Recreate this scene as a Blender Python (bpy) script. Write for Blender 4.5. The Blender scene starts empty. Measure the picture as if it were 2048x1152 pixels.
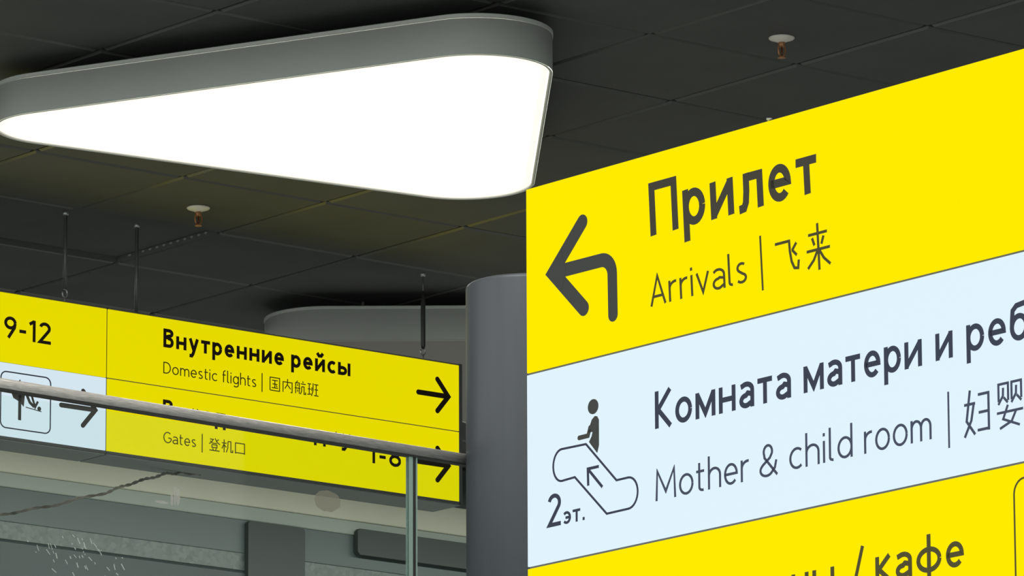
import bpy, math, random
from mathutils import Matrix, Vector
random.seed(7)
SC = bpy.context.scene
COL = SC.collection
sin, cos, pi = math.sin, math.cos, math.pi

# ------------------------------------------------------------------ camera
CAM_Z = 1.6
PITCH, ROLL = math.radians(12.38), math.radians(-0.23)
FOCAL_PX = 13000.0                       # for a 2048 px wide frame
cam = bpy.data.cameras.new('camera'); cam_ob = bpy.data.objects.new('camera', cam); COL.objects.link(cam_ob)
cam.sensor_fit = 'HORIZONTAL'; cam.sensor_width = 36.0; cam.lens = FOCAL_PX / 2048.0 * 36.0
cam.clip_start = 0.1; cam.clip_end = 300
_f = Vector((0, cos(PITCH), sin(PITCH))); _u0 = Vector((0, -sin(PITCH), cos(PITCH))); _r0 = Vector((1, 0, 0))
_r = cos(ROLL) * _r0 + sin(ROLL) * _u0; _u = -sin(ROLL) * _r0 + cos(ROLL) * _u0
cam_ob.matrix_world = Matrix(((_r.x, _u.x, -_f.x, 0), (_r.y, _u.y, -_f.y, 0), (_r.z, _u.z, -_f.z, CAM_Z), (0, 0, 0, 1)))
SC.camera = cam_ob

# ------------------------------------------------------------------ daylight + exposure
world = bpy.data.worlds.new('daylight'); SC.world = world; world.use_nodes = True
bg = world.node_tree.nodes['Background']
bg.inputs[0].default_value = (0.95, 1.0, 0.975, 1); bg.inputs[1].default_value = 1.25
SC.view_settings.view_transform = 'Standard'; SC.view_settings.look = 'None'
SC.view_settings.exposure = 0.0; SC.view_settings.gamma = 1.0; SC.view_settings.use_curve_mapping = False

# added unseen fill light over the mezzanine, brightens the back wall
la = bpy.data.lights.new('wall_fill_light', 'AREA'); la.shape = 'RECTANGLE'; la.size = 6.0; la.size_y = 0.25; la.energy = 120; la.color = (1.0, 0.98, 0.92)
lo = bpy.data.objects.new('wall_fill_light', la); COL.objects.link(lo); lo.location = (0.0, 24.9, 6.52); lo.rotation_euler = (0, 0, math.radians(39.3))

# ------------------------------------------------------------------ hall frame: A and B are the two directions of the ceiling grid
YAW = math.radians(39.3)
A = Vector((sin(YAW), -cos(YAW), 0))     # along the big sign, right and nearer
B = Vector((cos(YAW), sin(YAW), 0))      # along the hanging signs, right and farther
CEIL = 6.61
TILE = 0.6
GRID_O = Vector((-1.476, 21.552, 0))
def node(i, j, z=0.0):
    v = GRID_O + TILE * (i * A + j * B); v.z = z; return v

# ------------------------------------------------------------------ materials
def srgb(r, g, b):
    def f(c):
        c /= 255.0
        return c / 12.92 if c <= 0.04045 else ((c + 0.055) / 1.055) ** 2.4
    return (f(r), f(g), f(b))
def mat(name, col, rough=0.6, metal=0.0, emit=None, estr=1.0, spec=0.5, noise=0.0, nscale=8.0, stretch=None, bump=0.0):
    m = bpy.data.materials.new(name); m.use_nodes = True
    nt = m.node_tree; p = nt.nodes['Principled BSDF']
    p.inputs['Base Color'].default_value = (*col, 1); p.inputs['Roughness'].default_value = rough
    p.inputs['Metallic'].default_value = metal; p.inputs['Specular IOR Level'].default_value = spec
    if emit:
        p.inputs['Emission Color'].default_value = (*emit, 1); p.inputs['Emission Strength'].default_value = estr
    if noise or bump:
        tc = nt.nodes.new('ShaderNodeTexCoord'); mp = nt.nodes.new('ShaderNodeMapping'); nz = nt.nodes.new('ShaderNodeTexNoise')
        nt.links.new(tc.outputs['Object'], mp.inputs[0]); nt.links.new(mp.outputs[0], nz.inputs[0])
        if stretch: mp.inputs['Scale'].default_value = stretch
        nz.inputs['Scale'].default_value = nscale; nz.inputs['Detail'].default_value = 4
        if noise:
            rp = nt.nodes.new('ShaderNodeValToRGB'); nt.links.new(nz.outputs[0], rp.inputs[0])
            lo = [c * (1 - noise) for c in col]; hi = [min(1, c * (1 + noise)) for c in col]
            rp.color_ramp.elements[0].position = 0.3; rp.color_ramp.elements[1].position = 0.7
            rp.color_ramp.elements[0].color = (*lo, 1); rp.color_ramp.elements[1].color = (*hi, 1)
            nt.links.new(rp.outputs[0], p.inputs['Base Color'])
        if bump:
            bp = nt.nodes.new('ShaderNodeBump'); bp.inputs['Strength'].default_value = bump; bp.inputs['Distance'].default_value = 0.002
            nt.links.new(nz.outputs[0], bp.inputs['Height']); nt.links.new(bp.outputs[0], p.inputs['Normal'])
    return m
M = {}
M['tile'] = mat('dark ceiling tile', (0.078, 0.082, 0.078), 0.75, noise=0.10, nscale=3.0)
M['tile_edge'] = mat('ceiling tile glint bevel', (0.12, 0.125, 0.115), 0.3)  # bevels coloured paler than the tile to stand for joint glints
M['plenum'] = mat('dark plenum', (0.02, 0.021, 0.02), 0.9)
M['housing'] = mat('grey lamp paint', (0.62, 0.645, 0.605), 0.5, noise=0.04, nscale=2)
M['lamp_on'] = mat('lit opal diffuser', (0.8, 0.8, 0.8), 0.4, emit=(1.0, 0.97, 0.9), estr=6.0)
M['lamp_rim'] = mat('lit diffuser border', (0.8, 0.8, 0.8), 0.4, emit=(1.0, 0.955, 0.86), estr=1.01)
M['lamp_edge'] = mat('lit diffuser edge', (0.8, 0.8, 0.8), 0.4, emit=(1.0, 0.90, 0.78), estr=0.97)
M['lamp_off'] = mat('unlit opal diffuser', (0.38, 0.36, 0.34), 0.5)
M['stud'] = mat('galvanised stud', (0.6, 0.62, 0.6), 0.35, metal=0.7)
M['y_near'] = mat('lit yellow face', (0.10, 0.08, 0.0), 0.6, emit=(0.96, 0.80, 0.0), estr=0.97, spec=0.0)
M['w_near'] = mat('lit bluish white face', (0.10, 0.11, 0.115), 0.6, emit=(0.72, 0.86, 0.94), estr=0.96, spec=0.0)
M['y_far'] = mat('lit yellow face of hanging sign', (0.10, 0.09, 0.0), 0.6, emit=(0.78, 0.69, 0.0), estr=0.98, spec=0.0)
M['w_far'] = mat('lit pale face of hanging sign', (0.10, 0.11, 0.115), 0.6, emit=(0.66, 0.79, 0.87), estr=0.95, spec=0.0)
M['sign_frame'] = mat('grey sign housing', (0.12, 0.125, 0.122), 0.45)
M['cover'] = mat('grey bottom cover', (0.26, 0.285, 0.275), 0.5)
M['ink_brown'] = mat('dark brown ink', (0.085, 0.075, 0.055), 0.6, spec=0.2)
M['ink_light'] = mat('thin brown ink', (0.11, 0.095, 0.03), 0.6, spec=0.2)
M['ink_navy'] = mat('dark navy ink', (0.06, 0.068, 0.11), 0.6, spec=0.2)
M['ink_blue'] = mat('thin slate blue ink', (0.085, 0.10, 0.165), 0.6, spec=0.2)
M['ink_grey'] = mat('charcoal ink', (0.085, 0.085, 0.08), 0.6, spec=0.2)
M['ink_black'] = mat('brown black ink', (0.03, 0.02, 0.008), 0.6, spec=0.2)
M['ink_thin'] = mat('thin olive ink', (0.10, 0.085, 0.01), 0.6, spec=0.2)
M['post'] = mat('grey post paint', (0.100, 0.110, 0.125), 0.42, noise=0.05, nscale=6, stretch=(6, 6, 0.3))
M['steel'] = mat('brushed steel', (0.80, 0.77, 0.73), 0.34, metal=0.3, noise=0.25, nscale=60, stretch=(0.6, 8, 8))
M['dark_steel'] = mat('dark channel', (0.035, 0.036, 0.035), 0.6)
M['rod'] = mat('grey hanger rod', (0.16, 0.17, 0.165), 0.4, metal=0.3)
M['rod_dark'] = mat('dark turnbuckle', (0.05, 0.052, 0.05), 0.4, metal=0.2)
M['lip'] = mat('grey strip paint', (0.15, 0.155, 0.15), 0.4)
M['dot'] = mat('pale dot', (0.42, 0.44, 0.42), 0.5)
M['brass'] = mat('brass', (0.45, 0.22, 0.10), 0.4, metal=0.4)
M['bulb'] = mat('sprinkler bulb', (0.16, 0.05, 0.02), 0.2)
M['rosette'] = mat('cream white rosette', (0.90, 0.86, 0.78), 0.4)
M['concrete'] = mat('pale stone floor', (0.45, 0.46, 0.44), 0.5, noise=0.06, nscale=1.5)
M['plaster'] = mat('pale plaster', (0.66, 0.67, 0.63), 0.7)
M['fascia'] = mat('beige fascia', (0.52, 0.52, 0.42), 0.6, noise=0.05, nscale=2)
M['fascia_mid'] = mat('grey green fascia', (0.30, 0.34, 0.30), 0.6)
M['slate'] = mat('slate panel', (0.070, 0.095, 0.094), 0.5, noise=0.10, nscale=1.2, stretch=(0.5, 1, 3))
M['slate_dark'] = mat('dark slate panel', (0.028, 0.042, 0.044), 0.5, noise=0.15, nscale=1.5)
M['dark_block'] = mat('charcoal pillar', (0.036, 0.046, 0.042), 0.6)
M['mirrored_line'] = mat('dark twisted cord', (0.16, 0.155, 0.13), 0.7, noise=0.95, nscale=7)
M['smudge'] = mat('dusty mark', (0.42, 0.40, 0.33), 0.8)
M['scratch'] = mat('pale scratches', (0.55, 0.60, 0.57), 0.7)
M['edge_glass'] = mat('polished green glass edge', (0.35, 0.48, 0.42), 0.25)
# wall mosaic: small random chips
def mosaic_mat():
    m = mat('mosaic band', (0.2, 0.24, 0.22), 0.4); nt = m.node_tree
    tc = nt.nodes.new('ShaderNodeTexCoord'); v = nt.nodes.new('ShaderNodeTexVoronoi'); rp = nt.nodes.new('ShaderNodeValToRGB')
    v.inputs['Scale'].default_value = 60
    nt.links.new(tc.outputs['Object'], v.inputs['Vector']); nt.links.new(v.outputs['Color'], rp.inputs[0])
    rp.color_ramp.elements[0].color = (0.045, 0.062, 0.057, 1); rp.color_ramp.elements[1].color = (0.10, 0.128, 0.115, 1)
    nt.links.new(rp.outputs[0], nt.nodes['Principled BSDF'].inputs['Base Color']); return m
M['mosaic'] = mosaic_mat()
def glass_mat():
    m = bpy.data.materials.new('clear glass'); m.use_nodes = True; nt = m.node_tree; nt.nodes.clear()
    out = nt.nodes.new('ShaderNodeOutputMaterial'); mx = nt.nodes.new('ShaderNodeMixShader'); fr = nt.nodes.new('ShaderNodeFresnel')
    tr = nt.nodes.new('ShaderNodeBsdfTransparent'); gl = nt.nodes.new('ShaderNodeBsdfGlossy')
    tr.inputs[0].default_value = (0.95, 0.985, 0.97, 1); gl.inputs['Roughness'].default_value = 0.02; fr.inputs[0].default_value = 1.45
    ge = nt.nodes.new('ShaderNodeNewGeometry'); iv = nt.nodes.new('ShaderNodeMath'); iv.operation = 'SUBTRACT'; iv.inputs[0].default_value = 1.0
    mu = nt.nodes.new('ShaderNodeMath'); mu.operation = 'MULTIPLY'      # only the entry face mirrors (no false total reflection inside the pane)
    nt.links.new(ge.outputs['Backfacing'], iv.inputs[1]); nt.links.new(fr.outputs[0], mu.inputs[0]); nt.links.new(iv.outputs[0], mu.inputs[1])
    nt.links.new(mu.outputs[0], mx.inputs[0]); nt.links.new(tr.outputs[0], mx.inputs[1]); nt.links.new(gl.outputs[0], mx.inputs[2])
    nt.links.new(mx.outputs[0], out.inputs[0]); return m
M['glass'] = glass_mat()

# ------------------------------------------------------------------ object helpers
class MB:
    """collects vertices and faces of one mesh"""
    def __init__(s): s.v = []; s.f = []; s.m = []; s.cur = 0; s.smooth = set()
    def face(s, idx, smooth=False):
        if smooth: s.smooth.add(len(s.f))
        s.f.append(tuple(idx)); s.m.append(s.cur)
    def box(s, x0, x1, y0, y1, z0, z1):
        b = len(s.v)
        s.v += [(x0, y0, z0), (x1, y0, z0), (x1, y1, z0), (x0, y1, z0), (x0, y0, z1), (x1, y0, z1), (x1, y1, z1), (x0, y1, z1)]
        for f in ((0, 3, 2, 1), (4, 5, 6, 7), (0, 1, 5, 4), (1, 2, 6, 5), (2, 3, 7, 6), (3, 0, 4, 7)): s.face([b + i for i in f])
    def bbox(s, x0, x1, y0, y1, z0, z1, c):
        """box with chamfered edges round its local y axis profile (x,z rectangle)"""
        P = [(x0 + c, z0), (x1 - c, z0), (x1, z0 + c), (x1, z1 - c), (x1 - c, z1), (x0 + c, z1), (x0, z1 - c), (x0, z0 + c)]
        s.prism_y(P, y0, y1)
    def prism_y(s, P, y0, y1):
        b = len(s.v); n = len(P)
        s.v += [(x, y0, z) for x, z in P] + [(x, y1, z) for x, z in P]
        s.face([b + i for i in range(n)]); s.face([b + n + i for i in reversed(range(n))])
        for i in range(n):
            j = (i + 1) % n; s.face([b + j, b + i, b + n + i, b + n + j])
    def lathe(s, prof, n=32, c=(0, 0), caps=True):
        """prof: list of (radius, z) from bottom to top"""
        b = len(s.v); k = len(prof)
        for r, z in prof:
            for i in range(n):
                a = 2 * pi * i / n; s.v.append((c[0] + r * cos(a), c[1] + r * sin(a), z))
        for q in range(k - 1):
            for i in range(n):
                j = (i + 1) % n; s.face([b + q * n + i, b + q * n + j, b + (q + 1) * n + j, b + (q + 1) * n + i], True)
        if caps:
            s.face([b + i for i in reversed(range(n))]); s.face([b + (k - 1) * n + i for i in range(n)])
    def tube(s, pts, r, n=12, caps=True):
        pts = [Vector(p) for p in pts]; b = len(s.v); k = len(pts)
        prev = None
        for q, p in enumerate(pts):
            t = (pts[min(q + 1, k - 1)] - pts[max(q - 1, 0)]).normalized()
            ref = prev if prev is not None else (Vector((0, 0, 1)) if abs(t.z) < 0.9 else Vector((1, 0, 0)))
            u = (ref - t * ref.dot(t)).normalized(); w = t.cross(u); prev = u
            rr = r[q] if isinstance(r, (list, tuple)) else r
            for i in range(n):
                a = 2 * pi * i / n; s.v.append(tuple(p + rr * (cos(a) * u + sin(a) * w)))
        for q in range(k - 1):
            for i in range(n):
                j = (i + 1) % n; s.face([b + q * n + i, b + q * n + j, b + (q + 1) * n + j, b + (q + 1) * n + i], True)
        if caps:
            s.face([b + i for i in reversed(range(n))]); s.face([b + (k - 1) * n + i for i in range(n)])
    def build(s, name, mats, parent=None, loc=None):
        me = bpy.data.meshes.new(name); me.from_pydata([tuple(v) for v in s.v], [], s.f)
        mats = mats if isinstance(mats, (list, tuple)) else [mats]
        for m in mats: me.materials.append(m)
        for i, p in enumerate(me.polygons):
            p.material_index = s.m[i]; p.use_smooth = i in s.smooth
        me.validate(); me.update()
        o = bpy.data.objects.new(name, me); COL.objects.link(o)
        if parent: o.parent = parent
        if loc is not None: o.location = loc
        return o
def tag(o, label, cat, group=None, kind=None):
    if label: o['label'] = label
    if cat: o['category'] = cat
    if group: o['group'] = group
    if kind: o['kind'] = kind
    return o
def thing(name, loc, rz, label, cat, group=None):
    o = bpy.data.objects.new(name, None); COL.objects.link(o); o.location = loc; o.rotation_euler = (0, 0, rz)
    o.empty_display_size = 0.1
    return tag(o, label, cat, group)
def copy_tree(o, parent=None):
    c = o.copy(); COL.objects.link(c); c.parent = parent
    for ch in o.children: copy_tree(ch, c)
    return c
ROT_A = YAW - pi / 2          # local x along A, local y along B (away from the camera)
ROT_B = YAW                   # local x along B, local y along -A (away from the camera)

# ------------------------------------------------------------------ setting: floor, ceiling, mezzanine, back wall
m = MB(); m.box(-30, 30, -14, 45, -0.2, 0); tag(m.build('floor', M['concrete']), None, None, kind='structure')

RAISED = {(-1, 0)}            # one panel of the suspended ceiling sits a little higher than its neighbours
m = MB()
G, BV, BH, TH = 0.0075, 0.007, 0.007, 0.024
I0, I1, J0, J1 = -9, 17, -12, 11
for i in range(I0, I1):
    for j in range(J0, J1):
        dz = 0.020 if (i, j) in RAISED else random.uniform(-0.0012, 0.0012)
        z = CEIL + dz
        def pt(a, b_, zz):
            v = GRID_O + TILE * (i * A + j * B) + a * A + b_ * B; return (v.x, v.y, zz)
        def ring(d, zz): return [pt(d, d, zz), pt(TILE - d, d, zz), pt(TILE - d, TILE - d, zz), pt(d, TILE - d, zz)]
        b = len(m.v); m.v += ring(G + BV, z) + ring(G, z + BH) + ring(G, z + TH)
        m.cur = 0; m.face([b, b + 1, b + 2, b + 3]); m.cur = 1
        for q in range(4):
            w = (q + 1) % 4
            m.face([b + w, b + q, b + 4 + q, b + 4 + w]); m.face([b + 4 + w, b + 4 + q, b + 8 + q, b + 8 + w])
m.cur = 2
c0 = [node(I0, J0), node(I1, J0), node(I1, J1), node(I0, J1)]
b = len(m.v); m.v += [(p.x, p.y, CEIL + 0.056) for p in c0] + [(p.x, p.y, CEIL + 0.25) for p in c0]
for f in ((0, 1, 2, 3), (7, 6, 5, 4), (0, 4, 5, 1), (1, 5, 6, 2), (2, 6, 7, 3), (3, 7, 4, 0)): m.face([b + q for q in f])
ceiling = tag(m.build('ceiling', [M['tile'], M['tile_edge'], M['plenum']]), None, None, kind='structure')

# mezzanine slab that carries the balustrade and the back wall (starts just in front of the railing)
POST = Vector((0.0466, 16.2045, 0)); SLAB = 3.58
m = MB(); m.box(-9.0, 10.0, -0.30, 9.3, SLAB - 0.4, SLAB)
o = tag(m.build('trim_1', M['concrete'], loc=(POST.x, POST.y, 0)), None, None, kind='structure'); o.rotation_euler.z = ROT_B

# added wall out of view, pale then dark, shaping the glass reflection
m = MB(); m.box(8.0, 8.3, 7.0, 13.64, 0.0, 7.2); tag(m.build('wall_reflected_pale', M['plaster']), None, None, kind='structure')
m = MB(); m.box(8.0, 8.3, 13.64, 32.0, 0.0, 7.2); tag(m.build('wall_reflected_dark', M['dark_block']), None, None, kind='structure')

# back wall: horizontal fascia courses stepped over each other
WALL = Vector((-1.996, 24.822, 0))
def course(name, z0, z1, y, mt, x0=-9.0, x1=12.4, c=0.012):
    mm = MB(); b_ = len(mm.v)
    prof = [(0.3, z0), (y, z0), (y - c, z0 + c), (y - c, z1 - c), (y, z1), (0.3, z1)]
    n = len(prof); mm.v += [(x0, p, q) for p, q in prof] + [(x1, p, q) for p, q in prof]
    for q in range(n):
        w = (q + 1) % n; mm.face([b_ + q, b_ + w, b_ + n + w, b_ + n + q])
    mm.face([b_ + q for q in reversed(range(n))]); mm.face([b_ + n + q for q in range(n)])
    o = tag(mm.build(name, mt, loc=(WALL.x, WALL.y, 0)), None, None, kind='structure'); o.rotation_euler.z = ROT_B; return o
course('wall_back', SLAB, 6.062, 0.0, M['slate_dark'])
course('trim_2', 6.062, 6.133, -0.003, M['mosaic'], c=0.002)
course('trim_3', 6.133, 6.268, -0.002, M['slate'], c=0.002)
course('trim_4', 6.268, 6.325, -0.006, M['fascia_mid'], c=0.003)
course('trim_5', 6.325, 6.44, -0.012, M['fascia'], c=0.003)
course('trim_6', 6.44, CEIL - 0.001, -0.01, M['dark_block'])

# ------------------------------------------------------------------ triangular ceiling lamps
LAMP_Z, LAMP_H = 6.43, 0.13
def rounded_tri(R, side, n=18):
    """outline (counter-clockwise from above) of a rounded equilateral triangle centred on its centroid"""
    circ = side / math.sqrt(3) - 2 * R
    P = []
    for k in range(3):
        a = pi / 2 + k * 2 * pi / 3; cx, cy = circ * cos(a), circ * sin(a)
        for q in range(n + 1):
            t = a - pi / 3 + (2 * pi / 3) * q / n; P.append((cx + R * cos(t), cy + R * sin(t)))
    return P
def loft(mm, loops, cap0=False, cap1=False, smooth=True):
    b_ = len(mm.v); n = len(loops[0][0])
    for P, z in loops: mm.v += [(x, y, z) for x, y in P]
    for q in range(len(loops) - 1):
        for i in range(n):
            j = (i + 1) % n; mm.face([b_ + q * n + i, b_ + q * n + j, b_ + (q + 1) * n + j, b_ + (q + 1) * n + i], smooth)
    if cap0: mm.face([b_ + i for i in reversed(range(n))])
    if cap1: mm.face([b_ + (len(loops) - 1) * n + i for i in range(n)])
def make_lamp(center, rz, lit, label):
    S_, R_ = 2.245, 0.232
    t = thing('ceiling_lamp', (center[0], center[1], LAMP_Z), rz, label, 'lamp', None)
    T = lambda d: rounded_tri(R_ - d, S_ - d * 2 * math.sqrt(3))
    seam = LAMP_H - 0.016
    m1 = MB(); loft(m1, [(T(0.011), 0.012), (T(0.010), 0.002), (T(0.006), 0.0)], smooth=False); loft(m1, [(T(0.006), 0.0), (T(0.001), 0.001)]); loft(m1, [(T(0.0), 0.002), (T(0.0), seam), (T(0.004), seam + 0.001)], smooth=True)
    m1.build('housing', M['housing'], t)
    m2 = MB(); loft(m2, [(T(0.005), seam + 0.001), (T(-0.002), seam + 0.003), (T(-0.002), LAMP_H - 0.003), (T(0.003), LAMP_H)], cap0=True, cap1=True, smooth=False)
    m2.build('top_cover', M['housing'], t)
    m3 = MB(); m3.cur = 2; loft(m3, [(T(0.0115), 0.008), (T(0.016), 0.004), (T(0.034), 0.004)], smooth=False); m3.cur = 1; loft(m3, [(T(0.034), 0.004), (T(0.085), 0.004)], smooth=False); m3.cur = 0
    b_ = len(m3.v); P = T(0.085); m3.v += [(x, y, 0.004) for x, y in P]; m3.face([b_ + i for i in reversed(range(len(P)))])
    m3.build('diffuser', [M['lamp_on'], M['lamp_rim'], M['lamp_edge']] if lit else [M['lamp_off']] * 3, t)
    return t
def studs(t, spots):
    """threaded studs between the lamp's cover and the ceiling; spots are hall coordinates"""
    inv = Matrix.Rotation(-t.rotation_euler.z, 3, 'Z')
    for x, y in spots:
        q = inv @ Vector((x - t.location.x, y + 0.14 - t.location.y, 0))
        mm = MB(); top = CEIL - LAMP_Z
        mm.lathe([(0.010, LAMP_H - 0.002), (0.010, LAMP_H + 0.010), (0.005, LAMP_H + 0.012), (0.005, top)], 12, (q.x, q.y))
        mm.build('mounting_stud', M['stud'], t)
# lit lamp: corners near (-1.856,19.652), (0.126,18.610), (0.086,20.834)
cx, cy = (-1.856 + 0.126 + 0.086) / 3, (19.652 + 18.610 + 20.834) / 3
lamp = make_lamp((cx, cy), math.atan2(19.652 - cy, -1.856 - cx) - pi / 2, True, 'large glowing white triangular ceiling lamp in a grey housing')
studs(lamp, ((-1.398, 19.600), (-0.708, 19.255), (-0.250, 19.030), (-0.10, 20.45), (0.0, 18.98)))
# added lit lamp out of view, put in to brighten the railing
fill_lamp = make_lamp((-0.35, 15.0), math.radians(150), True, 'added triangular fill lamp above the glass railing, out of view')
studs(fill_lamp, ((-0.35, 15.7), (-0.85, 14.4), (0.25, 14.5)))
# unlit lamp beyond the hanging signs
lamp2 = make_lamp((0.052, 22.88 + 2.245 * math.sqrt(3) / 6), 0.0, False, 'unlit grey triangular ceiling lamp partly hidden behind the hanging sign and post')
studs(lamp2, ((-0.54, 22.91), (0.75, 22.92), (0.05, 24.40)))

# ------------------------------------------------------------------ lettering: stroke-built glyphs in cap-height units
X = 0.69
def arc(cx, cy, rx, ry, a0, a1, n=None):
    n = n or max(4, int(abs(a1 - a0) / 12))
    return [(cx + rx * cos(math.radians(a0 + (a1 - a0) * k / n)), cy + ry * sin(math.radians(a0 + (a1 - a0) * k / n))) for k in range(n + 1)]
def glyph(ch, w):
    """-> (advance width, list of centre lines); w is the stroke weight"""
    o = w / 2; S = []
    def st(*p): S.append(list(p))
    def bowl(x0, x1, y0, y1, a0=0, a1=360): S.append(arc((x0 + x1) / 2, (y0 + y1) / 2, (x1 - x0) / 2 - o, (y1 - y0) / 2 - o, a0, a1, 28 if abs(a1 - a0) > 200 else None))
    W = 0.56
    if ch == 'П':
        W = .74; st((o, 0), (o, 1 - o), (W - o, 1 - o), (W - o, 0))
    elif ch == 'р' or ch == 'p':
        W = .58; st((o, -.28), (o, X)); bowl(0.0, W, 0, X)
    elif ch == 'и' or ch == 'й':
        W = .60; st((o, 0), (o, X)); st((W - o, 0), (W - o, X)); st((o, .02 + o * .6), (W - o, X - .02 - o * .6))
        if ch == 'й': st((W / 2 - .17, X + .31), (W / 2 - .07, X + .16), (W / 2 + .07, X + .16), (W / 2 + .17, X + .31))
    elif ch == 'л':
        W = .62; st((.20, X - o), (W - o, X - o), (W - o, 0)); st((.20, X), (.195, .36), (.17, .15), (.12, .055), (0.0, .04))
    elif ch == 'е' or ch == 'e' or ch == 'ё':
        W = .57; S.append([(o * .8, X * .5 - .0), (W - o, X * .5)] + arc(W / 2, X / 2, W / 2 - o, X / 2 - o, 0, 318, 30))
        if ch == 'ё':
            st((.12, X + .2), (.24, X + .2)); st((.34, X + .2), (.46, X + .2))
    elif ch == 'т':
        W = .52; st((0, X - o), (W, X - o)); st((W / 2, 0), (W / 2, X - o))
    elif ch == 'К' or ch == 'к':
        H = 1 if ch == 'К' else X; W = .62 if ch == 'К' else .52
        st((o, 0), (o, H)); st((W - o * .9, H), (o + .05, H * .5), (W - o * .6, 0))
    elif ch == 'о' or ch == 'o':
        W = .61; bowl(0, W, 0, X)
    elif ch == 'м':
        W = .72; st((o, 0), (o, X)); st((W - o, 0), (W - o, X)); st((o, X - .03), (W / 2, .12), (W - o, X - .03))
    elif ch == 'н':
        W = .60; st((o, 0), (o, X)); st((W - o, 0), (W - o, X)); st((o, X * .5), (W - o, X * .5))
    elif ch == 'а' or ch == 'a':
        W = .53; S.append([(.07, X - .13)] + arc(.25, X - .23, .25 - o + (W - .5), .23 - o, 125, 0)[0:] + [(W - o, 0)]); S[-1][0] = (.06, X - .12)
        S.append([(W - o, .34)] + [(.30, .385)] + arc(.24, .195, .24 - o, .195 - o * .9, 90, 290) + [(W - o, .14)])
    elif ch == 'б':
        W = .60; bowl(0, W, 0, X); S.append([(o, X / 2), (o + .01, .55), (.10, .78), (.22, .89), (W - .04, 1 - o)])
    elif ch == 'н':
        pass
    elif ch == 'к':
        pass
    elif ch == 'В':
        W = .60; st((o, 0), (o, 1)); S.append([(o, 1 - o), (.32, 1 - o)] + arc(.32, .765, .20 - o * .3, .235 - o, 90, -90) + [(o, .53)])
        S.append([(o, .53), (.34, .53)] + arc(.34, .265 + o * .25, .26 - o, .265 - o * .75, 90, -90) + [(o, o)])
    elif ch == 'у' or ch == 'y':
        W = .56; st((o * .8, X), (W * .5, .06)); st((W - o * .8, X), (W * .43, -.12), (.17, -.235), (.03, -.23))
    elif ch == 'с' or ch == 'c':
        W = .50; S.append(arc(.30, X / 2, .30 - o, X / 2 - o, 48, 312, 26))
    elif ch == 'ы':
        W = .76; st((o, X), (o, o), (.30, o)); S.append([(o, .41), (.28, .41)] + arc(.28, .205 + o * .5, .22 - o * .3, .205 - o * .5, 90, -90) + [(o, o)]); st((W - o, 0), (W - o, X))
    elif ch == 'х':
        W = .54; st((o, X), (W - o, 0)); st((W - o, X), (o, 0))
    elif ch == 'д':
        W = .66; st((.18, X), (.17, .3), (.09, o)); st((.18, X - o), (W - .11, X - o), (W - .11, o)); st((o, -.25), (o, o), (W - o, o), (W - o, -.25))
    elif ch == 'п':
        W = .58; st((o, 0), (o, X - o), (W - o, X - o), (W - o, 0))
    elif ch == 'ф':
        W = .80; st((W / 2, -.28), (W / 2, 1.02)); bowl(0, W, 0, X)
    elif ch == 'Р':
        W = .58; st((o, 0), (o, 1)); S.append([(o, 1 - o), (.3, 1 - o)] + arc(.3, .73, .28 - o, .27 - o, 90, -90) + [(o, .46)])
    elif ch == 'э':
        W = .50; S.append(arc(.20, X / 2, .30 - o, X / 2 - o, 135, -135, 26)); st((.14, X / 2), (W - o, X / 2))
    elif ch == 'к':
        pass
    elif ch == 'A':
        W = .66; st((o * .7, 0), (W / 2, 1 - o * .8), (W - o * .7, 0)); st((.14, .30), (W - .14, .30))
    elif ch == 'r':
        W = .34; st((o, 0), (o, X)); S.append([(o, .40)] + arc(.30, .42, .30 - o, X - .42 - o, 165, 80))
    elif ch == 'i':
        W = w + .02; st((o, 0), (o, X)); st((o, X + .14), (o, X + .14 + w * 1.25))
    elif ch == 'v':
        W = .54; st((o * .7, X), (W / 2, o), (W - o * .7, X))
    elif ch == 'l':
        W = .20; S.append([(o, 1.06), (o, .16)] + arc(o + .12, .13, .12, .13 - o, 180, 280))
    elif ch == 's':
        W = .44; S.append(arc(.23, X * .74, .19 - o * .6, X * .26 - o, 40, 235, 16) + arc(.215, X * .26, .205 - o * .6, X * .26 - o, 70, -145, 16))
    elif ch == 'M':
        W = .88; st((o, 0), (o + .04, 1 - o), (W / 2, .26), (W - o - .04, 1 - o), (W - o, 0))
    elif ch == 't':
        W = .36; S.append([(.12, .92), (.12, .17)] + arc(.12 + .14, .15, .14, .15 - o, 180, 290)); st((0, X - o), (.34, X - o))
    elif ch == 'h':
        W = .55; st((o, 0), (o, 1.06)); S.append([(o, .40)] + arc(W / 2 + .0, .42, W / 2 - o, X - .42 - o, 180, 0) + [(W - o, 0)])
    elif ch == 'n':
        W = .55; st((o, 0), (o, X)); S.append([(o, .40)] + arc(W / 2, .42, W / 2 - o, X - .42 - o, 180, 0) + [(W - o, 0)])
    elif ch == 'm':
        W = .86; st((o, 0), (o, X))
        for x0 in (0, W / 2 - o): S.append([(x0 + o, .40)] + arc(x0 + (W / 2 + o) / 2, .42, (W / 2 + o) / 2 - o, X - .42 - o, 180, 0) + [(x0 + W / 2, 0)])
    elif ch == '&':
        W = .74; S.append([(.72, 0), (.20, .60)] + arc(.34, .78, .17, .20, 205, -20, 20) + [(.42, .58), (.13, .38)] + arc(.28, .215, .25, .19, 140, 320, 18) + [(.62, .24), (.68, .48)])
    elif ch == 'd':
        W = .58; bowl(0, W, 0, X); S.append([(W - o, 1.06), (W - o, 0)])
    elif ch == 'D':
        W = .70; S.append([(o, 0), (o, 1 - o), (.26, 1 - o)] + arc(.26, .5, W - .26 - o, .5 - o, 90, -90) + [(o, o)])
    elif ch == 'f':
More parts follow.
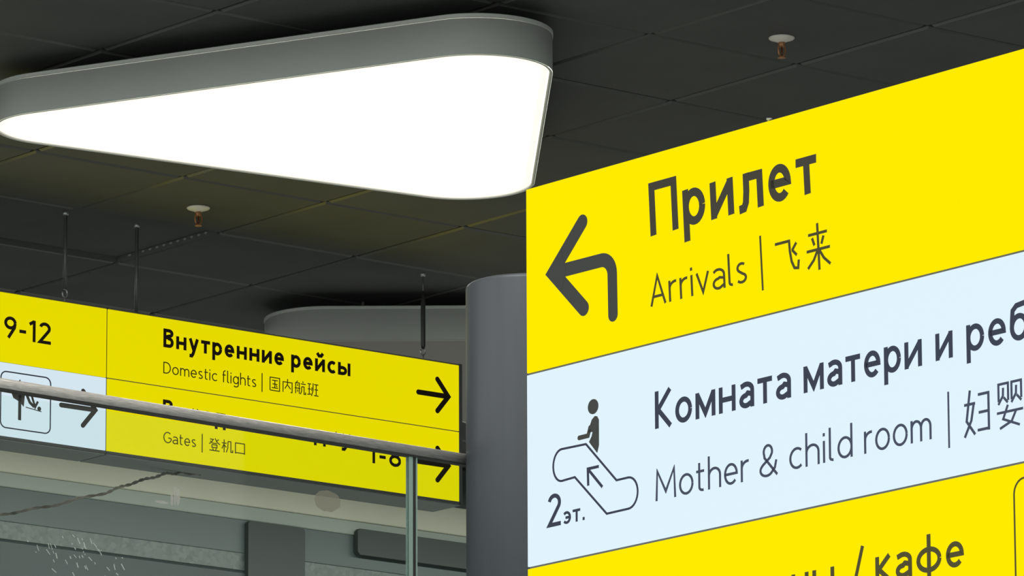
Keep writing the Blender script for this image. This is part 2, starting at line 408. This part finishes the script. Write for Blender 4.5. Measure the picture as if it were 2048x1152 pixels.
        W = .34; S.append([(.12, 0), (.12, .80)] + arc(.12 + .16, .84, .16, .22 - o, 180, 80)); st((0, X - o), (.32, X - o))
    elif ch == 'g':
        W = .58; bowl(0, W, 0, X); S.append([(W - o, X), (W - o, -.05)] + arc(W / 2, -.05, W / 2 - o, .23 - o, 0, -145))
    elif ch == 'G':
        W = .76; S.append(arc(.42, .5, .42 - o, .5 - o, 48, 345, 30) + [(W - o * 1.2, .46), (.46, .46)])
    elif ch == '9':
        W = .58; S.append(arc(W / 2, .70, W / 2 - o, .30 - o, 0, 360, 28)); S.append([(W - o, .70), (W - o - .03, .5), (.20, 0)])
    elif ch == '8':
        W = .60; bowl(.04, W - .04, .50 - o, 1.0); bowl(0, W, 0, .50 + o)
    elif ch == '1':
        W = .28; st((0.0, .80), (W - o, 1 - o * .6)); st((W - o, 0), (W - o, 1))
    elif ch == '2':
        W = .56; S.append(arc(W / 2, .72, W / 2 - o, .28 - o, 165, -30, 20) + [(.06, o), (W, o)])
    elif ch == '-':
        W = .32; st((0, .40), (W, .40))
    elif ch == '/':
        W = .40; st((0, -.12), (W, 1.06))
    elif ch == '.':
        W = w * 1.2; st((w * .6, 0), (w * .6, w * 1.2))
    else: W = .3
    return W, S
CJK = {
 '飞': [[(.05, .80), (.60, .80), (.61, .55), (.66, .28), (.76, .10), (.90, .08), (.94, .28)], [(.88, .72), (.70, .55)], [(.70, .56), (.88, .40)]],
 '来': [[(.12, .78), (.88, .78)], [(.03, .43), (.97, .43)], [(.5, 1.0), (.5, -.02)], [(.27, .70), (.35, .53)], [(.73, .70), (.63, .53)], [(.48, .43), (.30, .22), (.05, .06)], [(.52, .43), (.70, .22), (.96, .05)]],
 '妇': [[(.02, .70), (.44, .70)], [(.24, 1.0), (.10, .34), (.42, .02)], [(.38, .70), (.28, .34), (.02, .0)], [(.55, .87), (.94, .87), (.94, .06)], [(.57, .48), (.94, .48)], [(.52, .10), (.94, .10)]],
 '婴': [[(.08, .58), (.08, .97), (.43, .97), (.43, .58)], [(.25, .88), (.24, .70), (.07, .52)], [(.27, .66), (.42, .53)], [(.56, .58), (.56, .97), (.91, .97), (.91, .58)], [(.73, .88), (.72, .70), (.55, .52)], [(.75, .66), (.92, .52)], [(.02, .33), (.98, .33)], [(.42, .48), (.24, .18), (.85, -.02)], [(.72, .33), (.55, .10), (.12, -.02)]],
 '室': [[(.5, 1.0), (.5, .90)], [(.06, .70), (.06, .86), (.94, .86), (.94, .70)], [(.22, .68), (.78, .68)], [(.45, .68), (.26, .48), (.78, .50)], [(.62, .60), (.80, .44)], [(.18, .28), (.82, .28)], [(.5, .46), (.5, .03)], [(.04, .03), (.96, .03)]],
 '国': [[(.08, 0), (.08, .95), (.92, .95), (.92, 0), (.08, 0)], [(.24, .75), (.76, .75)], [(.28, .48), (.72, .48)], [(.22, .20), (.78, .20)], [(.5, .75), (.5, .20)], [(.60, .40), (.70, .30)]],
 '内': [[(.10, 0), (.10, .76), (.90, .76), (.90, .04), (.76, .04)], [(.5, 1.0), (.49, .62), (.26, .26)], [(.50, .56), (.76, .28)]],
 '航': [[(.26, 1.0), (.18, .86)], [(.10, .05), (.10, .84), (.42, .84), (.42, .03)], [(.02, .45), (.50, .45)], [(.26, .74), (.28, .60)], [(.26, .34), (.28, .18)], [(.72, 1.0), (.76, .88)], [(.54, .80), (.98, .80)], [(.62, .60), (.62, .28), (.52, .02)], [(.62, .60), (.84, .60), (.84, .06), (.97, .06), (.97, .22)]],
 '班': [[(.02, .90), (.34, .90)], [(.04, .52), (.32, .52)], [(.0, .10), (.36, .16)], [(.18, .90), (.18, .13)], [(.42, .66), (.40, .40)], [(.52, .98), (.52, .45), (.38, .02)], [(.60, .90), (.98, .90)], [(.64, .52), (.95, .52)], [(.58, .08), (1.0, .08)], [(.80, .90), (.80, .08)]],
 '登': [[(.10, .88), (.40, .88), (.24, .62), (.02, .50)], [(.12, .74), (.24, .66)], [(.55, .98), (.72, .70), (.98, .52)], [(.88, .92), (.70, .78)], [(.28, .58), (.72, .58)], [(.28, .46), (.72, .46), (.72, .24), (.28, .24), (.28, .46)], [(.34, .18), (.40, .05)], [(.66, .18), (.60, .05)], [(.05, .01), (.95, .01)]],
 '机': [[(.02, .72), (.44, .72)], [(.23, 1.0), (.23, -.02)], [(.23, .66), (.03, .26)], [(.26, .56), (.42, .40)], [(.56, .88), (.56, .40), (.42, .0)], [(.56, .88), (.82, .88), (.82, .06), (.98, .06), (.98, .24)]],
 '口': [[(.10, .02), (.10, .86), (.90, .86), (.90, .02)], [(.10, .10), (.90, .10)]],
}
TH_INK = 0.0012
def stroke(mm, pts, w, closed=False, round_cap=False, y=-0.0016):
    """a band of width w along pts (u,z), a thin film on the sign face"""
    P = [Vector(p) for p in pts]
    Q = [P[0]]
    for p in P[1:]:
        if (p - Q[-1]).length > 1e-6: Q.append(p)
    if closed and (Q[0] - Q[-1]).length < 1e-6: Q.pop()
    P = Q; n = len(P); L = []; Rr = []
    for i in range(n):
        a = P[i - 1] if (i > 0 or closed) else None; c = P[(i + 1) % n] if (i < n - 1 or closed) else None
        d1 = (P[i] - a).normalized() if a is not None else None; d2 = (c - P[i]).normalized() if c is not None else None
        d1 = d1 or d2; d2 = d2 or d1
        n1 = Vector((-d1.y, d1.x)); n2 = Vector((-d2.y, d2.x)); nb = n1 + n2
        nb = nb.normalized() if nb.length > 1e-6 else n1
        k = 1 / max(0.42, nb.dot(n1)); L.append(P[i] + nb * (w / 2 * k)); Rr.append(P[i] - nb * (w / 2 * k))
    mm.lay = getattr(mm, 'lay', -1) + 1; y = y - (mm.lay % 9) * 7e-5      # films lie on one another where strokes cross
    b_ = len(mm.v)
    for i in range(n):
        mm.v += [(L[i].x, y, L[i].y), (Rr[i].x, y, Rr[i].y), (L[i].x, y + TH_INK, L[i].y), (Rr[i].x, y + TH_INK, Rr[i].y)]
    for i in range(n if closed else n - 1):
        p, q = b_ + 4 * i, b_ + 4 * ((i + 1) % n)
        mm.face([p, p + 1, q + 1, q]); mm.face([p + 2, p, q, q + 2]); mm.face([p + 1, p + 3, q + 3, q + 1])
    if round_cap and not closed:
        for e in (P[0], P[-1]): disc(mm, e.x, e.y, w / 2, w / 2, y - 3e-5)
def disc(mm, cx, cz, rx, rz, y=-0.0016, n=24):
    mm.prism_y([(cx + rx * cos(2 * pi * k / n), cz + rz * sin(2 * pi * k / n)) for k in range(n)], y, y + TH_INK)
def poly(mm, P, y=-0.0016):
    mm.prism_y(P, y, y + TH_INK)
def word(mm, text, u0, u1, base, cap, w, gap=0.13, shear=0.0):
    """sets a word between u0 and u1; widths adapt, stroke weight stays"""
    gs = [glyph(c, w) for c in text]
    total = sum(g[0] for g in gs) + gap * (len(gs) - 1)
    k = (u1 - u0) / (total * cap); x = 0.0
    for W_, S in gs:
        for s_ in S:
            stroke(mm, [(u0 + (x + p[0]) * k * cap - shear * p[1] * cap, base + p[1] * cap) for p in s_], w * cap)
        x += W_ + gap
def hanzi(mm, text, u0, u1, z0, z1, w, shear=0.0):
    n = len(text); cell = (u1 - u0) / (n + (n - 1) * 0.12)
    for i, c in enumerate(text):
        x0 = u0 + i * cell * 1.12
        for s_ in CJK[c]:
            stroke(mm, [(x0 + p[0] * cell - shear * p[1] * (z1 - z0), z0 + p[1] * (z1 - z0)) for p in s_], w)

def word_part(parent, mt, name, *a):
    mm = MB(); word(mm, *a); return mm.build(name, mt, parent)
def hanzi_part(parent, mt, *a):
    mm = MB(); hanzi(mm, *a); return mm.build('chinese_lettering', mt, parent)
def bar_part(parent, mt, *a):
    mm = MB(); stroke(mm, *a); return mm.build('divider_bar', mt, parent)

# ------------------------------------------------------------------ the big direction sign on the right
SR = thing('direction_sign', (0.0316, 13.7142, 0), ROT_A, 'large backlit yellow and white direction sign listing arrivals and mother and child room', 'sign')
W_R = 2.55; ROWS = [(4.828, 4.4218), (4.4168, 3.9988), (3.9938, 3.585), (3.582, 3.172)]
m = MB(); m.box(0.004, W_R - 0.004, 0.0035, 0.11, 3.176, 4.824); m.build('housing', M['sign_frame'], SR)
def face_panel(parent, u0, u1, z0, z1, mt, y0=0.0, y1=0.0034):
    mm = MB(); mm.bbox(u0, u1, y0, y1, z0, z1, 0.0008); return mm.build('face_panel', mt, parent)
pr = [face_panel(SR, 0, W_R, ROWS[k][1], ROWS[k][0], M['w_near'] if k % 2 == 1 else M['y_near']) for k in range(4)]
# mounting: two steel uprights behind the sign
for u in (0.62, 2.05):
    mm = MB(); mm.lathe([(0.05, 0.0), (0.05, 4.30)], 24, (u, 0.165)); o = mm.build('upright', M['post'], SR)
    mm = MB(); mm.box(u - 0.09, u + 0.09, 0.075, 0.255, 0.0, 0.012); mm.build('base_plate', M['dark_steel'], o)
mm = MB(); mm.lathe([(0.004, 4.822), (0.004, 4.833), (0.0065, 4.834), (0.0065, 4.838)], 10, (0.782, 0.012)); mm.build('fixing_screw', M['stud'], SR)
SH = 0.055
# row 1
word_part(pr[0], M['ink_brown'], 'lettering', 'Прилет', 0.4145, 0.9440, 4.650, 0.116, 0.155, 0.14, SH)
word_part(pr[0], M['ink_light'], 'small_lettering', 'Arrivals', 0.4130, 0.7215, 4.498, 0.066, 0.085, 0.13, SH)
bar_part(pr[0], M['ink_light'], [(0.7630, 4.589), (0.7695, 4.472)], 0.0045)
hanzi_part(pr[0], M['ink_light'], '飞', 0.8090, 0.8880, 4.494, 4.579, 0.0058, SH)
hanzi_part(pr[0], M['ink_light'], '来', 0.9070, 0.9830, 4.487, 4.584, 0.0058, SH)
m = MB(); stroke(m, [(0.1895, 4.7215), (0.0900, 4.6279), (0.1925, 4.5325)], 0.0335, round_cap=True)
stroke(m, [(0.095, 4.6275), (0.252, 4.6268)] + [(0.252 + 0.036 * sin(math.radians(t)), 4.5908 + 0.036 * cos(math.radians(t))) for t in range(10, 91, 10)] + [(0.2895, 4.502)], 0.0300, round_cap=True)
poly(m, [(0.0735, 4.6279), (0.120, 4.585), (0.135, 4.6279), (0.120, 4.671)], -0.0019)
m.build('arrow', M['ink_grey'], pr[0])
# row 2
word_part(pr[1], M['ink_navy'], 'lettering', 'Комната', 0.4235, 0.8530, 4.2335, 0.080, 0.135)
word_part(pr[1], M['ink_navy'], 'lettering', 'матери', 0.8916, 1.2470, 4.2355, 0.080, 0.135)
word_part(pr[1], M['ink_navy'], 'lettering', 'и', 1.2873, 1.3370, 4.238, 0.080, 0.135)
word_part(pr[1], M['ink_navy'], 'lettering', 'ребёнка', 1.3770, 1.800, 4.2405, 0.080, 0.135)
word_part(pr[1], M['ink_blue'], 'small_lettering', 'Mother', 0.4232, 0.7200, 4.0795, 0.066, 0.082)
word_part(pr[1], M['ink_blue'], 'small_lettering', '&', 0.7530, 0.8090, 4.080, 0.066, 0.082)
word_part(pr[1], M['ink_blue'], 'small_lettering', 'child', 0.8444, 1.0375, 4.082, 0.066, 0.082)
word_part(pr[1], M['ink_blue'], 'small_lettering', 'room', 1.0717, 1.2715, 4.082, 0.066, 0.082)
bar_part(pr[1], M['ink_blue'], [(1.3216, 4.1705), (1.3216, 4.0563)], 0.0042)
hanzi_part(pr[1], M['ink_blue'], '妇', 1.3660, 1.4420, 4.070, 4.163, 0.0055)
hanzi_part(pr[1], M['ink_blue'], '婴', 1.4600, 1.5380, 4.074, 4.164, 0.0050)
hanzi_part(pr[1], M['ink_blue'], '室', 1.5560, 1.6340, 4.074, 4.164, 0.0050)
m = MB()
esc = [(0.1972, 4.2364)] + arc(0.1165, 4.2033, 0.0285, 0.0345, 90, 270, 16) + [(0.1597, 4.1705), (0.2642, 4.0764)] + arc(0.3350, 4.1103, 0.0305, 0.0334, -90, 90, 16) + [(0.2968, 4.1435)]
stroke(m, esc, 0.0046, closed=True)
stroke(m, [(0.2402, 4.1819), (0.2030, 4.1819), (0.2040, 4.1453)], 0.0062); stroke(m, [(0.2030, 4.1819), (0.2511, 4.1354)], 0.0062)
m.build('escalator_outline', M['ink_navy'], pr[1])
m = MB(); disc(m, 0.2218, 4.3137, 0.0170, 0.0162)
poly(m, [(0.2276, 4.2925), (0.2175, 4.2860), (0.2110, 4.2740), (0.2040, 4.2600), (0.2300, 4.2590), (0.2400, 4.2590), (0.2400, 4.2830), (0.2345, 4.2910)])
poly(m, [(0.2078, 4.2393), (0.2341, 4.2120), (0.2398, 4.2275), (0.2400, 4.2595), (0.2200, 4.2595), (0.2165, 4.2500)])
stroke(m, [(0.2110, 4.2700), (0.2045, 4.2535), (0.1750, 4.2532)], 0.0100, round_cap=True)
m.build('figure', M['ink_grey'], pr[1])
word_part(pr[1], M['ink_navy'], 'floor_number', '2', 0.0690, 0.1130, 4.0740, 0.071, 0.125)
word_part(pr[1], M['ink_navy'], 'floor_number', 'эт.', 0.1218, 0.1925, 4.0735, 0.0400, 0.14)
# row 3
word_part(pr[2], M['ink_light'], 'lettering', 'Рестораны', 0.4240, 0.9770, 3.8130, 0.076, 0.135)
word_part(pr[2], M['ink_light'], 'lettering', '/', 1.0310, 1.0620, 3.815, 0.076, 0.11)
word_part(pr[2], M['ink_light'], 'lettering', 'кафе', 1.0985, 1.3590, 3.8140, 0.076, 0.135)
m = MB(); rr = []
x0, x1, z0, z1, rc = 1.5045, 1.80, 3.640, 3.965, 0.030
for cx_, cz_, a0 in ((x0 + rc, z1 - rc, 180), (x1 - rc, z1 - rc, 90), (x1 - rc, z0 + rc, 0), (x0 + rc, z0 + rc, -90)): rr += arc(cx_, cz_, rc, rc, a0, a0 - 90, 8)
stroke(m, rr, 0.0036, closed=True); m.build('symbol_frame', M['ink_light'], pr[2])

# ------------------------------------------------------------------ hanging signs on the left
L0 = (-1.3781, 21.6396, 0)
ZT, ZM, ZB, DEP = 6.282, 6.043, 5.791, 0.16
def hanging_sign(u0, u1, label):
    """origin at the divider between the two boxes; local x runs right along the row"""
    t = thing('hanging_sign', L0, ROT_B, label, 'sign', None)
    mm = MB(); mm.box(u0 + 0.001, u1 - 0.001, 0.0045, DEP, ZB - 0.010, ZT + 0.006); mm.box(u1 - 0.010, u1 + 0.004, -0.002, DEP, ZB - 0.010, ZT + 0.006) if u1 > 1 else None
    mm.box(u0 + 0.001, u1 - 0.001, -0.002, 0.0046, ZT + 0.001, ZT + 0.004); mm.box(u0 + 0.001, u1 - 0.001, -0.002, 0.0046, ZB - 0.010, ZB - 0.001)
    mm.build('housing', M['sign_frame'], t)
    mm = MB(); mm.box(u0 + 0.002, u1 - 0.002, 0.004, DEP - 0.002, ZB - 0.014, ZB - 0.0102); mm.build('bottom_cover', M['cover'], t); return t
def anchor(mm, u):
    mm.lathe([(0.006, CEIL - 0.012), (0.010, CEIL - 0.010), (0.010, CEIL - 0.003), (0.008, CEIL + 0.001)], 14, (u, 0.05))
def hanger(parent, u, style):
    a = MB()
    if style == 'hook':
        a.tube([(u, 0.05, CEIL - 0.012), (u, 0.05, 6.340)], 0.0062, 10)
    elif style == 'plain':
        a.tube([(u, 0.05, CEIL - 0.012), (u, 0.05, ZT + 0.004)], 0.0062, 10)
    else:
        a.tube([(u, 0.05, CEIL - 0.012), (u, 0.05, 6.54)], 0.0030, 8)
    o = a.build('hanger_rod', M['rod'], parent)
    b2 = MB(); anchor(b2, u); b2.build('ceiling_anchor', M['stud'], o)
    if style == 'turnbuckle':
        c2 = MB(); c2.tube([(u, 0.05, 6.545), (u, 0.05, 6.50), (u, 0.05, 6.345), (u, 0.05, 6.335)], [0.003, 0.0085, 0.0085, 0.005], 12); c2.build('turnbuckle', M['rod_dark'], o)
    if style != 'plain':
        e = MB(); e.tube([(u + 0.010 * sin(math.radians(q)), 0.05, 6.326 + 0.014 * cos(math.radians(q))) for q in range(-30, 291, 20)], 0.0028, 8)
        e.tube([(u, 0.05, 6.314), (u, 0.05, ZT + 0.004)], 0.0030, 8); e.build('hook', M['stud'], o)
    return o
SL = hanging_sign(-2.05, -0.002, 'hanging yellow and white sign with 9-12, left of the domestic flights sign')
p1 = face_panel(SL, -2.05, -0.003, ZM + 0.001, ZT, M['y_far'], 0, 0.0044); p2 = face_panel(SL, -2.05, -0.003, ZB, ZM - 0.001, M['w_far'], 0, 0.0044)
hanger(SL, -0.143, 'hook'); hanger(SL, -1.86, 'hook')
word_part(p1, M['ink_black'], 'gate_numbers', '9', -0.4275, -0.3750, 6.1285, 0.074, 0.15)
word_part(p1, M['ink_black'], 'gate_numbers', '-', -0.3645, -0.3370, 6.1275, 0.074, 0.15)
word_part(p1, M['ink_black'], 'gate_numbers', '1', -0.3230, -0.2965, 6.1270, 0.074, 0.15)
word_part(p1, M['ink_black'], 'gate_numbers', '2', -0.2850, -0.2345, 6.1265, 0.074, 0.15)
m = MB(); rr = []
x0, x1, z0, z1, rc = -0.437, -0.233, 5.820, 6.012, 0.022
for cx_, cz_, a0 in ((x0 + rc, z1 - rc, 180), (x1 - rc, z1 - rc, 90), (x1 - rc, z0 + rc, 0), (x0 + rc, z0 + rc, -90)): rr += arc(cx_, cz_, rc, rc, a0, a0 - 90, 8)
stroke(m, rr, 0.0042, closed=True); m.build('symbol_frame', M['ink_navy'], p2)
m = MB(); stroke(m, [(-0.1890, 5.9254), (-0.050, 5.9254)], 0.0165, round_cap=True); stroke(m, [(-0.0985, 5.9845), (-0.0470, 5.9254), (-0.0985, 5.8660)], 0.0165, round_cap=True); m.build('arrow', M['ink_grey'], p2)
m = MB(); stroke(m, [(-0.3590, 5.852), (-0.3590, 5.955)], 0.0120); poly(m, [(-0.3590, 5.992), (-0.395, 5.945), (-0.385, 5.925), (-0.359, 5.915), (-0.343, 5.900), (-0.338, 5.945)])
stroke(m, [(-0.335, 5.950), (-0.318, 5.918), (-0.300, 5.905)], 0.010); stroke(m, [(-0.310, 5.940), (-0.296, 5.905), (-0.285, 5.925)], 0.008); disc(m, -0.2790, 5.9010, 0.0075, 0.0075); stroke(m, [(-0.335, 5.900), (-0.270, 5.892)], 0.0028)
m.build('lift_symbol', M['ink_grey'], p2)

SD = hanging_sign(0.002, 1.545, 'hanging yellow sign for domestic flights and gates 1-8, right of the 9-12 sign')
q1 = face_panel(SD, 0.003, 1.536, ZM + 0.0022, ZT, M['y_far'], 0, 0.0044); q2 = face_panel(SD, 0.003, 1.536, ZB, ZM - 0.0022, M['y_far'], 0, 0.0044)
hanger(SD, 0.157, 'plain'); hanger(SD, 1.413, 'turnbuckle')
word_part(q1, M['ink_black'], 'lettering', 'Внутренние', 0.2352, 0.7545, 6.1805, 0.0655, 0.180)
word_part(q1, M['ink_black'], 'lettering', 'рейсы', 0.7855, 1.0475, 6.1805, 0.0655, 0.180)
word_part(q1, M['ink_thin'], 'small_lettering', 'Domestic', 0.2365, 0.4660, 6.0890, 0.0405, 0.09)
word_part(q1, M['ink_thin'], 'small_lettering', 'flights', 0.4884, 0.6345, 6.0895, 0.0405, 0.09)
bar_part(q1, M['ink_thin'], [(0.6598, 6.143), (0.6598, 6.0764)], 0.0034)
hanzi_part(q1, M['ink_thin'], '国内航班', 0.6904, 0.9060, 6.088, 6.136, 0.0033)
def arrow_right(mm, dz): stroke(mm, [(1.351, 6.1630 + dz), (1.484, 6.1630 + dz)], 0.0185, round_cap=True); stroke(mm, [(1.4370, 6.2200 + dz), (1.4865, 6.1630 + dz), (1.4370, 6.1060 + dz)], 0.0185, round_cap=True)
m = MB(); arrow_right(m, 0); m.build('arrow', M['ink_black'], q1)
m = MB(); arrow_right(m, -0.249); m.build('arrow', M['ink_black'], q2)
word_part(q2, M['ink_black'], 'lettering', 'Выход', 0.2352, 0.5045, 5.9370, 0.0610, 0.185)
word_part(q2, M['ink_black'], 'lettering', 'на', 0.535, 0.620, 5.9310, 0.0590, 0.185)
word_part(q2, M['ink_black'], 'lettering', 'посадку', 0.653, 1.0535, 5.9310, 0.0590, 0.185)
word_part(q2, M['ink_black'], 'lettering', '1', 1.134, 1.1575, 5.8830, 0.074, 0.15)
word_part(q2, M['ink_black'], 'lettering', '-', 1.1760, 1.2040, 5.8800, 0.074, 0.15)
word_part(q2, M['ink_black'], 'lettering', '8', 1.2190, 1.2740, 5.8815, 0.074, 0.15)
word_part(q2, M['ink_thin'], 'small_lettering', 'Gates', 0.2390, 0.3770, 5.8475, 0.0390, 0.09)
bar_part(q2, M['ink_thin'], [(0.4038, 5.8977), (0.4038, 5.8322)], 0.0034)
hanzi_part(q2, M['ink_thin'], '登机口', 0.4315, 0.5900, 5.8450, 5.8895, 0.0033)

# ------------------------------------------------------------------ grey post and glass balustrade
m = MB(); R_P = 0.165; prof = [(R_P, SLAB), (R_P, 5.150)] + [(R_P - 0.012 + 0.012 * cos(math.radians(t)), 5.150 + 0.012 * sin(math.radians(t))) for t in range(15, 91, 15)]
m.lathe(prof, 96); m.build('post', M['post'], loc=(POST.x, POST.y, 0))
post = bpy.data.objects['post']; tag(post, 'thick round grey post between the glass railing and the big yellow sign', 'post')

BAL = thing('glass_balustrade', (POST.x - 0.12 * A.x, POST.y - 0.12 * A.y, SLAB), ROT_B, 'glass balustrade with a round steel handrail running into the grey post', 'railing')
ZR = 4.7243 - SLAB; RR = 0.0146; U0 = -3.2; U1 = -0.1145
m = MB(); m.tube([(U0, 0, ZR + 0.0235), (U1, 0, ZR - 0.0095)], RR, 28); m.build('handrail', M['steel'], BAL)
m = MB(); b_ = len(m.v)
for u, dz in ((U0, 0.0235), (U1 - 0.004, -0.0095)): m.v += [(u, -0.009, ZR + dz - 0.0166), (u, 0.009, ZR + dz - 0.0166), (u, 0.009, ZR + dz - 0.008), (u, -0.009, ZR + dz - 0.008)]
for q in range(4): m.face([b_ + q, b_ + (q + 1) % 4, b_ + 4 + (q + 1) % 4, b_ + 4 + q])
m.face([b_ + 3, b_ + 2, b_ + 1, b_]); m.face([b_ + 4, b_ + 5, b_ + 6, b_ + 7])
m.build('rail_channel', M['dark_steel'], BAL)
def pane(u0, u1):
    mm = MB(); mm.bbox(u0, u1, -0.006, 0.006, 0.02, ZR - 0.022, 0.001); return mm.build('glass_pane', M['glass'], BAL)
SEAM = -0.2905
gp = pane(U0, SEAM - 0.0145); gp2 = pane(SEAM + 0.0125, U1 + 0.006)
m = MB(); m.box(SEAM - 0.0145, SEAM - 0.002, -0.0065, 0.0065, 0.02, ZR - 0.018); m.build('pane_edge', M['edge_glass'], BAL)
m = MB(); m.box(SEAM - 0.002, SEAM + 0.009, -0.004, 0.004, 0.02, ZR - 0.018); m.build('seal', M['dark_steel'], BAL)
m = MB(); m.box(SEAM + 0.009, SEAM + 0.0125, -0.0065, 0.0065, 0.02, ZR - 0.018); m.build('pane_edge', M['edge_glass'], BAL)
m = MB(); m.box(U0, U1 - 0.03, -0.03, 0.03, 0.0, 0.07); m.build('glass_shoe', M['dark_steel'], BAL)

def soft_mat(name, col, dens):
    mt = mat(name, col, 0.8); nt = mt.node_tree; p = nt.nodes['Principled BSDF']; p.inputs['Alpha'].default_value = dens; return mt
M['smudge'] = soft_mat('dusty mark on glass', (0.33, 0.31, 0.24), 0.45); M['streak'] = soft_mat('pale smear on glass', (0.62, 0.60, 0.57), 0.40)
rng = random.Random(3)
def blob(cu, cz, ru, rz, wob, mt, name):
    mm = MB(); P = []
    for k in range(28):
        a = 2 * pi * k / 28; f = 1 + wob * rng.uniform(-1, 1); P.append((cu + ru * f * cos(a), cz + rz * f * sin(a)))
    mm.prism_y(P, -0.0072, -0.0064); return mm.build(name, mt, gp)
blob(-0.5640, 4.556 - SLAB, 0.041, 0.027, 0.05, M['smudge'], 'round_mark')
for cu, cz, ru, rz in ((-1.045, 4.506, 0.0035, 0.016), (-1.036, 4.512, 0.0030, 0.022), (-1.026, 4.514, 0.0060, 0.021), (-1.075, 4.495, 0.020, 0.004)): blob(cu, cz - SLAB, ru, rz, 0.12, M['streak'], 'streak')  # small pale translucent blobs on the pane
m = MB()
for k in range(46):
    cu = rng.gauss(-1.335, 0.075); cz = rng.gauss(4.338, 0.022) - SLAB; l = rng.uniform(0.002, 0.017); a = rng.uniform(-1.3, -0.5); hw = rng.uniform(0.0006, 0.0013)
    b_ = len(m.v); dx, dz = cos(a) * l / 2, sin(a) * l / 2; nx, nz = -sin(a) * hw, cos(a) * hw
    m.prism_y([(cu - dx - nx, cz - dz - nz), (cu + dx - nx, cz + dz - nz), (cu + dx + nx, cz + dz + nz), (cu - dx + nx, cz - dz + nz)], -0.0072, -0.0064)
sc = m.build('scratches', M['scratch'], gp); sc['kind'] = 'stuff'

# twisted tubes behind the glass, standing in for a line mirrored in it
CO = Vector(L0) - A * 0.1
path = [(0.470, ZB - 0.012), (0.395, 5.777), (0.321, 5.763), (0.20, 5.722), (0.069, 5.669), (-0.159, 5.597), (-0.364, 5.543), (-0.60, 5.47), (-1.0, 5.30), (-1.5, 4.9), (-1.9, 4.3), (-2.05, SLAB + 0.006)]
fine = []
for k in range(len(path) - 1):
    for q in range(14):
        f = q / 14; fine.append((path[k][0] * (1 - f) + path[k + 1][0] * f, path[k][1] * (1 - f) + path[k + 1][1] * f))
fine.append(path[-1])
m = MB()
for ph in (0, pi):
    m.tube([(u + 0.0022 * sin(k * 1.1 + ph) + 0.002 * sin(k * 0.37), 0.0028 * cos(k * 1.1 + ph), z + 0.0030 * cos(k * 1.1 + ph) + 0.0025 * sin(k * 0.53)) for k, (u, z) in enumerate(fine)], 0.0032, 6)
o = m.build('mirrored_line', M['mirrored_line'], loc=CO); o.rotation_euler.z = ROT_B
tag(o, 'thin twisted dark line slanting down behind the glass, stand-in for a reflection', 'mirrored_line')

# ------------------------------------------------------------------ dark upright block and low box against the back wall
def dark_block(u0, u1, z1, label):
    mm = MB(); mm.bbox(u0, u1, -0.03, -0.002, SLAB, z1, 0.01)
    o = mm.build('dark_block', M['dark_block'], loc=(WALL.x, WALL.y, 0)); o.rotation_euler.z = ROT_B; return tag(o, label, 'dark_block')
dark_block(1.19, 1.475, 6.262, 'dark upright block seen through the glass left of the pane joint')
mm = MB(); mm.bbox(1.74, 2.45, -0.035, -0.002, 6.185, 6.292, 0.012)
o = mm.build('wall_cabinet', M['dark_block'], loc=(WALL.x, WALL.y, 0)); o.rotation_euler.z = ROT_B
tag(o, 'long low dark box on the back wall, seen through the glass beside the post', 'box')

# ------------------------------------------------------------------ sprinklers
def make_sprinkler(loc, label):
    t = thing('sprinkler', loc, 0.6, label, 'sprinkler', 'ceiling sprinklers')
    mm = MB(); mm.lathe([(0.012, -0.016), (0.016, -0.013), (0.037, -0.006), (0.040, -0.003), (0.040, 0.0)], 28); mm.build('rosette', M['rosette'], t)
    mm = MB(); mm.lathe([(0.008, -0.030), (0.011, -0.028), (0.011, -0.010)], 16)
    for s in (-1, 1): mm.tube([(s * 0.010, 0, -0.026), (s * 0.0135, 0, -0.038), (s * 0.011, 0, -0.052), (s * 0.004, 0, -0.060)], 0.0030, 8)
    fr = mm.build('frame', M['brass'], t)
    mm = MB(); mm.lathe([(0.002, -0.056), (0.0035, -0.050), (0.0035, -0.036), (0.002, -0.030)], 12); mm.build('bulb', M['bulb'], fr)
    mm = MB(); mm.lathe([(0.006, -0.066), (0.013, -0.0645), (0.013, -0.063), (0.005, -0.058)], 16); mm.build('deflector', M['brass'], t)
    return t
sp = make_sprinkler((0.828, 19.265, CEIL), 'white and brass sprinkler above the big yellow sign')
s2 = copy_tree(sp); s2.location = (-1.065, 21.528, CEIL); s2['label'] = 'white and brass sprinkler above the hanging signs, under the lit lamp'

# ------------------------------------------------------------------ perforated edge of the dropped panel beside the raised one
n0, n1 = node(-1.0, 1.0) + 0.004 * A, node(0.0, 1.0) - 0.004 * A
m = MB(); L = (n1 - n0).length; m.box(0, L, -0.007, -0.0055, 0.001, 0.024); m.box(-0.0005, 0.001, -0.60, -0.008, 0.001, 0.024)
o = m.build('perforated_strip', M['lip'], loc=(n0.x, n0.y, CEIL)); o.rotation_euler.z = ROT_A
tag(o, 'thin strip with a row of pale dots on a dark ceiling panel edge', 'ceiling strip')
for k in range(12):
    mm = MB(); x = L * (0.13 + 0.76 * k / 11); nn = 12
    mm.prism_y([(x + 0.0080 * cos(2 * pi * q / nn), 0.015 + 0.0038 * sin(2 * pi * q / nn)) for q in range(nn)], -0.0085, -0.0068); mm.build('dot', M['dot'], o)
